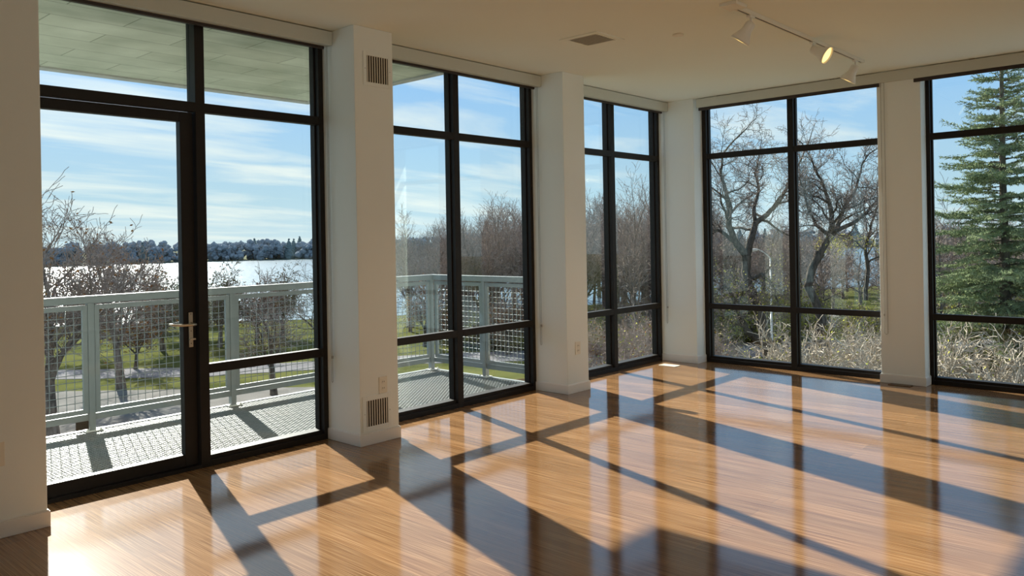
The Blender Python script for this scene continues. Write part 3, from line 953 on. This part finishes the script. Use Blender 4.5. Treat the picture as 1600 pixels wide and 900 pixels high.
# taller bare tree close to the corner
place(protos[1], at_px(988, 62), 62, 1.10, label='tallest bare tree seen through the window left of the corner', cat='tree')

# more wood behind the far wall windows
for row, (d_, n_) in enumerate([(80, 9), (92, 14), (108, 16), (126, 16)]):
    for i in range(n_):
        x = 1105 + (1620 - 1105) * (i + rnd.uniform(0.1, 0.9)) / n_
        if 1325 < x < 1400 and row != 1: continue
        dd = d_ + rnd.uniform(-4, 4)
        top = 330 + rnd.uniform(-12, 30)
        hgt = 9.4 + (364 - top) / FPX * dd
        place(protos[rnd.choice([0, 2, 3])], at_px(x, dd), dd, hgt / 13.6, label='bare tree of the wood seen beyond the car park', **dict(WOOD, group='bare trees beyond the car park'))

# the lakeside trees behind the balcony door
big = bare_tree('bare_tree', 21, 14.0, 0.24, dict(SPREAD, kids=[8, 8, 7, 5], up=[0.0, 0.10, 0.08, 0.05, 0.03], rmin=0.009), GREY, 0.24, MRUST, 300, 0.07)
place(big, at_px(78, 38), 38, 1.0, rz=0.6, label='large bare tree reaching in from the left, few rust leaves left on it', cat='tree')
t2 = bare_tree('bare_tree', 24, 12.6, 0.22, dict(SPREAD, kids=[7, 8, 7, 5], up=[0.02, 0.12, 0.10, 0.06, 0.03], rmin=0.009), GREY, 0.24, MRUST, 420, 0.075)
place(t2, at_px(186, 52), 52, 1.02, rz=2.0, label='dark forked bare tree in front of the lake, seen through the door glass', cat='tree')
crab = bare_tree('crabapple_tree', 31, 7.4, 0.16, CRAB, GREY, 0.22, MOLV, 2300, 0.075)
crab2 = bare_tree('crabapple_tree', 32, 7.0, 0.15, dict(CRAB, kids=[7, 6, 6, 5]), DARK, 0.22, MRUST, 900, 0.07)
CR = 'crabapple trees along the lake shore'
for i, (x, d_, p, k, lab) in enumerate([
        (252, 70, crab, 1.10, 'round dark crabapple just left of the door handle'),
        (340, 72, crab, 1.08, 'dark crabapple directly right of the door frame'),
        (398, 74, crab2, 1.02, 'rust leaved crabapple above the middle of the railing in the side window'),
        (300, 80, crab, 1.05, 'crabapple hidden mostly by the door frame'),
        (438, 78, crab, 1.02, 'dark crabapple right of the railing post in the side window'),
        (130, 66, crab2, 0.95, 'rust leaved crabapple behind the left railing panel'),
        (208, 60, crab2, 0.80, 'small rust leaved crabapple behind the right railing panel'),
        (660, 70, crab2, 0.90, 'rust leaved crabapple behind the balcony corner post'),
        (790, 64, crab2, 0.85, 'rust leaved crabapple behind the return railing')]):
    place(p, at_px(x, d_), d_, k, label=lab, cat='tree', group=CR)
t3 = bare_tree('bare_tree', 41, 9.0, 0.22, dict(SPREAD, kids=[5, 6, 6, 4]), DARK, 0.27)
place(t3, at_px(424, 49), 49, 0.92, rz=4.0, label='short forked bare tree standing in the walk behind the side window', cat='tree')
place(protos[3], at_px(512, 62), 62, 0.86, rz=1.0, label='bare tree at the right edge of the door side window', cat='tree')

# the two crooked trees beyond the far wall
def crooked(name, seed, lines, cfg, base_d, label, nleaf=500):
    """lines: trunk and main limbs as photo points with a depth, (x, y, depth, radius)"""
    T = Tree(seed)
    base = Vector(px(lines[0][0][0], lines[0][0][1], lines[0][0][2])); base.z = ZG
    for li, ln in enumerate(lines):
        pts = [px(x, y, d_) - base for x, y, d_, r in ln]
        rad = [r for *_, r in ln]
        if li == 0: pts[0].z = -0.1
        # smooth the line a little
        P, Rr = [], []
        for i in range(len(pts) - 1):
            for q in range(3):
                f = q / 3
                P.append(pts[i].lerp(pts[i + 1], f) + T.rv(0.05)); Rr.append((rad[i] * (1 - f) + rad[i + 1] * f) * 0.85)
        P.append(pts[-1]); Rr.append(rad[-1])
        (T.t if li < 2 else T.b).tube(P, Rr, 9, cap=False)
        dirs = [(P[min(i + 1, len(P) - 1)] - P[max(i - 1, 0)]).normalized() for i in range(len(P))]
        if li == 0: continue
        L = sum((P[i + 1] - P[i]).length for i in range(len(P) - 1))
        T.kids(P, Rr, dirs, L * 0.62, 1, cfg)
    if nleaf: T.leaves(nleaf, 0.075, 0.3, zmax=9.0)
    root = empty(name, base, label=label, cat='tree')
    T.build(name, root, (MBARKD, MBARKD, MTWIG), MYEL)
    return root
CK = dict(levels=6, seg=[4, 6, 5, 5, 4, 3], crook=[0.1, 0.3, 0.38, 0.42, 0.42, 0.4], up=[0.02, 0.03, 0.03, 0.02, 0.02, 0.01], kids=[5, 9, 6, 5, 4],
          start=[0.5, 0.25, 0.12, 0.1, 0.1], ang=[50, 52, 50, 48, 45], ratio=[0.9, 0.62, 0.55, 0.55, 0.5], rr=[0.6, 0.52, 0.5, 0.5, 0.6], rmin=0.011)
D1_ = 60
crooked('crooked_tree', 51, [
    [(1206, 560, D1_, .62), (1196, 530, D1_, .52), (1190, 500, D1_, .47), (1182, 475, D1_, .44), (1172, 450, D1_, .42), (1166, 425, D1_, .40), (1166, 400, D1_, .40)],
    [(1166, 400, D1_, .36), (1150, 380, D1_ - .5, .30), (1139, 355, D1_ - 1, .26), (1141, 325, D1_ - 1.5, .22), (1134, 300, D1_ - 2, .17), (1126, 268, D1_ - 2, .12), (1130, 240, D1_ - 2.5, .07)],
    [(1166, 400, D1_, .36), (1175, 372, D1_, .30), (1180, 350, D1_ + .5, .27), (1198, 335, D1_ + 1, .22), (1215, 318, D1_ + 1, .18), (1232, 290, D1_ + 2, .13), (1245, 262, D1_ + 2, .08)],
    [(1180, 350, D1_ + .5, .20), (1178, 322, D1_ + 1, .17), (1186, 298, D1_ + 2, .14), (1180, 270, D1_ + 2, .10), (1186, 245, D1_ + 3, .06)],
    [(1150, 380, D1_, .18), (1128, 362, D1_ + 1, .15), (1112, 358, D1_ + 1.5, .12), (1095, 340, D1_ + 2, .08)],
    [(1169, 438, D1_, .20), (1190, 428, D1_ - 1, .16), (1208, 446, D1_ - 1.5, .12), (1214, 468, D1_ - 2, .06)],
    [(1192, 540, D1_, .34), (1172, 522, D1_ - .6, .28), (1158, 500, D1_ - 1, .24), (1150, 478, D1_ - 1.4, .20), (1138, 450, D1_ - 2, .12), (1118, 440, D1_ - 2, .07)],
], CK, D1_, 'crooked dark tree with a winding trunk, right of the corner pier', 700)
D2_ = 58
crooked('crooked_tree', 52, [
    [(1268, 552, D2_, .50), (1278, 520, D2_, .42), (1284, 500, D2_, .38), (1274, 470, D2_, .36), (1262, 448, D2_, .34), (1268, 420, D2_, .34), (1282, 395, D2_, .34)],
    [(1282, 395, D2_, .30), (1298, 368, D2_, .27), (1300, 345, D2_ - 1, .22), (1296, 318, D2_ - 1, .17), (1288, 290, D2_ - 2, .12), (1272, 262, D2_ - 2, .07)],
    [(1288, 385, D2_, .26), (1308, 355, D2_ + 1, .22), (1318, 328, D2_ + 1.5, .18), (1334, 300, D2_ + 2, .13), (1345, 268, D2_ + 2, .08)],
    [(1302, 362, D2_, .20), (1332, 350, D2_ + 1, .17), (1356, 330, D2_ + 2, .13), (1378, 305, D2_ + 3, .08)],
    [(1298, 368, D2_, .17), (1276, 352, D2_ - 1, .14), (1262, 325, D2_ - 2, .10), (1256, 295, D2_ - 2, .06)],
    [(1352, 470, D2_ + 4, .20), (1356, 420, D2_ + 4, .18), (1352, 385, D2_ + 4, .15), (1362, 350, D2_ + 4, .10), (1372, 320, D2_ + 4, .06)],
], CK, D2_, 'crooked wide crowned tree outside the right half of the fourth window', 800)
t4 = bare_tree('bare_tree', 61, 14, 0.2, dict(SPREAD, kids=[6, 6, 6, 4]), DARK, 0.28)
place(t4, at_px(1462, 50), 50, 0.93, rz=0.5, label='bare tree between the far pier and the spruce', cat='tree')

# leafy understorey and the pale tangle of brush below the far wall
bush = [bare_tree('bare_shrub', 71, 5.0, 0.06, dict(BRUSH, kids=[9, 7, 5]), PALE, 0.5, stems=6), bare_tree('bare_shrub', 72, 5.0, 0.06, BRUSH, PALE, 0.45, MYEL, 500, 0.04, stems=6)]
grn = bare_tree('leafy_shrub', 73, 4.0, 0.05, BRUSH, (MBARK, MBARK, MTWIG), 0.45, MYEL, 1500, 0.085, stems=5)
brown = [bare_tree('bare_shrub', 75, 5.0, 0.06, BRUSH, (MBARK, MTWIG, MTWIG), 0.5, MRUST, 260, 0.08, stems=5), bare_tree('bare_shrub', 76, 5.0, 0.06, dict(BRUSH, kids=[8, 7, 6]), (MBARK, MTWIG, MTWIG), 0.5, MYEL, 200, 0.08, stems=5)]
SH = dict(cat='shrub')
for i in range(38):
    d_ = rnd.uniform(25, 46)
    x = rnd.uniform(1235, 1640)
    top = rnd.uniform(482, 555)
    h_ = 9.4 - (top - 364) / FPX * d_
    place(bush[i % 2], at_px(x, d_), d_, h_ / 5.0, label='pale tangled bare shrub below the two windows of the far wall', group='pale brush under the far windows', **SH)
for i in range(6):
    d_ = rnd.uniform(46, 56)
    x = rnd.uniform(1100, 1180)
    place(bush[i % 2], at_px(x, d_), d_, rnd.uniform(0.35, 0.6), label='low bare shrub left of the crooked winding trunk', group='low shrubs beside the winding trunk', **SH)
for i in range(36):
    d_ = rnd.uniform(66, 90)
    x = rnd.uniform(1105, 1400) if i % 3 else rnd.uniform(1460, 1640)
    place(grn, at_px(x, d_), d_, rnd.uniform(0.7, 1.35), label='yellow green leafy shrub at the edge of the car park', group='leafy shrubs before the car park', **SH)
for i in range(16):
    d_ = rnd.uniform(66, 76)
    x = rnd.uniform(700, 1080)
    place(grn, at_px(x, d_), d_, rnd.uniform(0.5, 0.9), label='leafy shrub at the foot of the wood beyond the road', group='leafy shrubs at the edge of the wood', **SH)
for i in range(9):
    d_ = rnd.uniform(84, 92)
    x = rnd.uniform(60, 330)
    place(bush[0], at_px(x, d_), d_, rnd.uniform(0.5, 0.8), label='low bare shrub on the lake shore behind the balcony door', group='low shrubs on the lake shore', **SH)

for i in range(34):
    d_ = rnd.uniform(67, 80)
    x = 690 + 400 * (i + rnd.uniform(0, 1)) / 34
    place(brown[i % 2], at_px(x, d_), d_, rnd.uniform(0.6, 0.95), label='brown thicket shrub along the front of the wood beyond the road', group='brown thicket at the wood edge', **SH)
for i in range(16):
    d_ = rnd.uniform(40, 56)
    x = 905 + 200 * (i + rnd.uniform(0, 1)) / 16
    place(brown[i % 2], at_px(x, d_), d_, rnd.uniform(0.7, 1.05), label='tall brown thicket shrub filling the foot of the window left of the corner', group='near thicket left of the corner', **SH)
# ------------------------------------------------------------------ spruce
def spruce(label, s_, d_, Ht=15.6, seed=3):
    R = random.Random(seed)
    root = empty('spruce_tree', ground_pt(s_, d_, ZG), label=label, cat='tree')
    tk = MB(); tk.tube([(0, 0, -0.1), (0.03, 0, Ht * .3), (-0.02, 0.03, Ht * .6), (0, 0, Ht)], [0.30, 0.22, 0.12, 0.02], 10, cap=False)
    tk.build('trunk', MBARKD, root, smooth=True)
    br = MB(); nd = MB()
    def needles(p, q, w):
        d = q - p; L = d.length
        if L < 1e-3: return
        d.normalize()
        n = max(2, int(L / 0.055))
        u = d.orthogonal().normalized(); v = d.cross(u)
        for i in range(n):
            c = p.lerp(q, (i + R.random()) / n)
            a = R.uniform(0, 6.28)
            sd = u * math.cos(a) + v * math.sin(a)
            tip = c + d * w * 0.7 + sd * w
            e = d.cross(sd) * 0.017
            nd.add([tuple(c + e), tuple(c - e), tuple(tip)], [(0, 1, 2)])
            tip = c + d * w * 0.7 - sd * w
            nd.add([tuple(c + d * .02 + e), tuple(c + d * .02 - e), tuple(tip)], [(0, 1, 2)])
    z = 1.2
    k = 0
    while z < Ht - 0.25:
        f = (z / Ht)
        Lm = 0.25 + 4.7 * (1 - f) ** 0.8
        nb = 7 if f < .45 else 6
        for j in range(nb):
            az = k * 1.1 + j * 2 * math.pi / nb + R.uniform(-.3, .3)
            L = Lm * R.choice((0.5, 0.7, 0.85, 1.0, 1.12)) * R.uniform(0.9, 1.05)
            rise = 0.55 * (f - 0.30) + R.uniform(-0.20, 0.20)
            d = Vector((math.cos(az), math.sin(az), rise)).normalized()
            n = 6
            pts = [Vector((0, 0, z + R.uniform(-.2, .2)))]
            for i in range(n):
                t_ = (i + 1) / n
                d = (d + Vector((R.uniform(-.08, .08), R.uniform(-.08, .08), -0.07 if t_ < .6 else 0.12))).normalized()
                pts.append(pts[-1] + d * L / n)
            br.tube(pts, [max(0.006, 0.035 * (1 - f * .6) * (1 - i / (n + 0.5))) for i in range(n + 1)], 4, cap=False)
            side = Vector((-d.y, d.x, 0)).normalized()
            m = max(3, int(L / 0.16))
            for i in range(m):
                t_ = (i + 0.8) / m
                if t_ < 0.16: continue
                a = t_ * n; ii = min(int(a), n - 1)
                p = pts[ii].lerp(pts[ii + 1], a - ii)
                for sg in (-1, 1):
                    l2 = (0.16 + 0.30 * L * (1 - t_) ** 0.8) * R.uniform(0.4, 1.2)
                    l2 = min(l2, 0.95)
                    dd = (d * 0.75 + side * sg * R.uniform(.6, 1.0) + Vector((0, 0, R.uniform(-.38, .05)))).normalized()
                    q = p + dd * l2
                    br.tube([p, q], [0.006, 0.004], 3, cap=False)
                    needles(p, q, 0.085)
                    if l2 > 0.45:
                        for h in (0.4, 0.7):
                            for g2 in (-1, 1):
                                pp = p.lerp(q, h); d3 = (dd * .8 + side.cross(dd) * 0.2 + Vector((-dd.y, dd.x, 0)) * g2 * .7 + Vector((0, 0, -.2))).normalized()
                                needles(pp, pp + d3 * l2 * 0.38, 0.08)
            needles(pts[2], pts[-1], 0.06)
        z += 0.21 + 0.04 * f + 0.05 * (1 - f); k += 1
    br.build('boughs', MBARKD, root)
    tag(nd.build('needles', MNEED, root), kind='stuff')
    return root
spruce('tall green spruce outside the right edge window', at_px(1570, 31), 31, 18.6)

# ------------------------------------------------------------------ far shore trees
def far_tree(name, seed, h, w, m, conical=False):
    R = random.Random(seed)
    bm = bmesh.new()
    n = 9
    n = 9 if conical else 22
    for i in range(n):
        f = i / (n - 1)
        if conical: c = Vector((0, 0, h * (0.12 + 0.8 * f))); r = w * (1.02 - 0.9 * f)
        else:
            c = Vector((R.uniform(-.8, .8) * w, R.uniform(-.6, .6) * w, h * R.uniform(0.12, 0.84))); r = w * R.uniform(0.16, 0.40)
        mt = Matrix.Translation(c) @ Matrix.Diagonal((r, r, r * (1.0 if not conical else 0.9), 1))
        rr = bmesh.ops.create_icosphere(bm, subdivisions=2, radius=1, matrix=mt)
        for v in rr['verts']:
            v.co += Vector((R.uniform(-1, 1), R.uniform(-1, 1), R.uniform(-1, 1))) * (0.13 if conical else 0.085) * w
    me = bpy.data.meshes.new('crown'); bm.to_mesh(me); bm.free(); me.materials.append(m)
    root = empty(name)
    o = bpy.data.objects.new('crown', me); COL.objects.link(o); o.parent = root
    MB().tube([(0, 0, -.2), (0, 0, h * .55)], [w * .07, w * .04], 6, cap=False).build('trunk', MBARKD, root)
    return root
far = [far_tree('far_shore_tree', 1, 11, 5.0, MFART), far_tree('far_shore_tree', 2, 10, 5.5, MFART), far_tree('far_shore_tree', 3, 11.5, 4.0, MFART), far_tree('far_evergreen', 4, 12, 3.2, MFARD, True)]
def far_bank_d(s_):
    P = [(-330, 300), (-230, 330), (-160, 392), (-60, 430), (120, 455), (330, 470)]
    for (a, b), (c, d) in zip(P, P[1:]):
        if a <= s_ <= c: return b + (d - b) * (s_ - a) / (c - a)
    return 470
def far_place(i, s_, d_, k):
    p = far[3] if rnd.random() < .16 else far[rnd.randrange(3)]
    lab = 'hazy bare tree in the woodland on the far shore of the lake' if p is not far[3] else 'dark evergreen in the woodland on the far shore of the lake'
    o = place(p, s_, d_, k, label=lab, cat='tree', group='bare trees of the far shore' if p is not far[3] else 'evergreens of the far shore')
    o.location.z = ZG + 0.3
for row in range(3):
    n = 46
    for i in range(n):
        s_ = -262 + 215 * (i + rnd.uniform(0, 1)) / n
        far_place(i, s_, far_bank_d(s_) + 4 + row * 9 + rnd.uniform(0, 6), rnd.uniform(0.88, 1.0) * (0.93 + 0.05 * row))
for i in range(56):
    s_ = -45 + 320 * (i + rnd.uniform(0, 1)) / 56
    far_place(i, s_, far_bank_d(s_) + 5 + rnd.uniform(0, 10), rnd.uniform(0.85, 1.15))

# ------------------------------------------------------------------ street lamp, cars
lb = ground_pt(at_px(1203, 63), 63, ZG)
t = empty('street_lamp', lb, label='white curved arm street lamp behind the crooked tree', cat='street lamp')
hp = 1.41 + (364 - 404) / FPX * 63 - ZG
MB().lathe((0, 0, 0), (0, 0, 1), [(0, 0.13), (0.3, 0.13), (0.32, 0.09), (hp, 0.055)], 12).build('pole', MWHT, t, smooth=True)
a_ = MB(); pts = []
for i in range(9):
    f = i / 8
    pts.append(-RGT * (1.0 * math.sin(f * math.pi / 2) ** 1.4) + UP * (hp - 0.05 + 0.85 * math.sin(f * math.pi / 2) - 0.10 * f * f))
a_.tube(pts, [0.05 - 0.012 * i / 8 for i in range(9)], 8)
a_.build('curved_arm', MWHT, t, smooth=True)
e_ = pts[-1]
hd = MB(); hd.tube([e_ + RGT * .05, e_ - RGT * 0.12 - UP * .02, e_ - RGT * 0.42 - UP * .05, e_ - RGT * .62 - UP * .06], [0.06, 0.12, 0.15, 0.05], 10)
hd.build('lamp_head', MWHT, t, smooth=True)

def car(col, s_, d_, rz, label):
    m = mat('car_paint', col, 0.25, coat=0.6); mg = mat('car_glass', (0.03, 0.035, 0.04), 0.08); mt = mat('tyre_rubber', (0.02, 0.02, 0.02), 0.8)
    t = empty('car', ground_pt(s_, d_, ZG + 0.03), rz, label=label, cat='car', group='cars in the car park')
    def extrude(prof, y0, y1, name, m_, par, taper=0.0):
        b = MB(); n = len(prof)
        vs = [(x, y0 + (taper if z > .95 else 0), z) for x, z in prof] + [(x, y1 - (taper if z > .95 else 0), z) for x, z in prof]
        b.add(vs, [tuple(range(n)), tuple(range(2 * n - 1, n - 1, -1))] + [(i, (i + 1) % n, (i + 1) % n + n, i + n) for i in range(n)])
        return b.build(name, m_, par, bevel=0.03)
    body = [(-2.25, .30), (-2.28, .62), (-2.15, .86), (-1.55, .95), (1.0, .95), (1.95, .84), (2.25, .66), (2.28, .32)]
    cabin = [(-1.75, .94), (-1.15, 1.40), (-.9, 1.44), (.15, 1.44), (.35, 1.40), (1.1, .94)]
    bd = extrude(body, -.88, .88, 'body', m, t)
    extrude([(x * .97, z - 0.035 if z > 1 else z) for x, z in cabin], -.815, .815, 'windows', mg, t, 0.13)
    extrude([(-1.2, 1.40), (-.9, 1.45), (.15, 1.45), (.38, 1.40)], -.68, .68, 'roof_panel', m, t)
    for x in (-1.4, 1.42):
        for y in (-.80, .80):
            MB().lathe((x, y - .1, .33), (0, 1, 0), [(0, .22), (0, .33), (.2, .33), (.2, .22)], 20).build('wheel', mt, t)
car((0.60, 0.62, 0.64), at_px(1163, 84), 84, YAW - math.pi / 2 + 0.1, 'silver car half hidden behind the winding trunk')
car((0.80, 0.80, 0.78), at_px(1590, 91), 91, YAW - math.pi / 2 + 0.15, 'white car glimpsed through the spruce at the right edge')
car((0.82, 0.82, 0.80), at_px(1532, 90), 90, YAW - math.pi / 2 + 0.2, 'white car seen just left of the spruce trunk')

for o in bpy.data.objects:
    if o.type == 'MESH' and o.parent is None and 'kind' not in o and 'category' not in o:
        print('UNTAGGED', o.name)
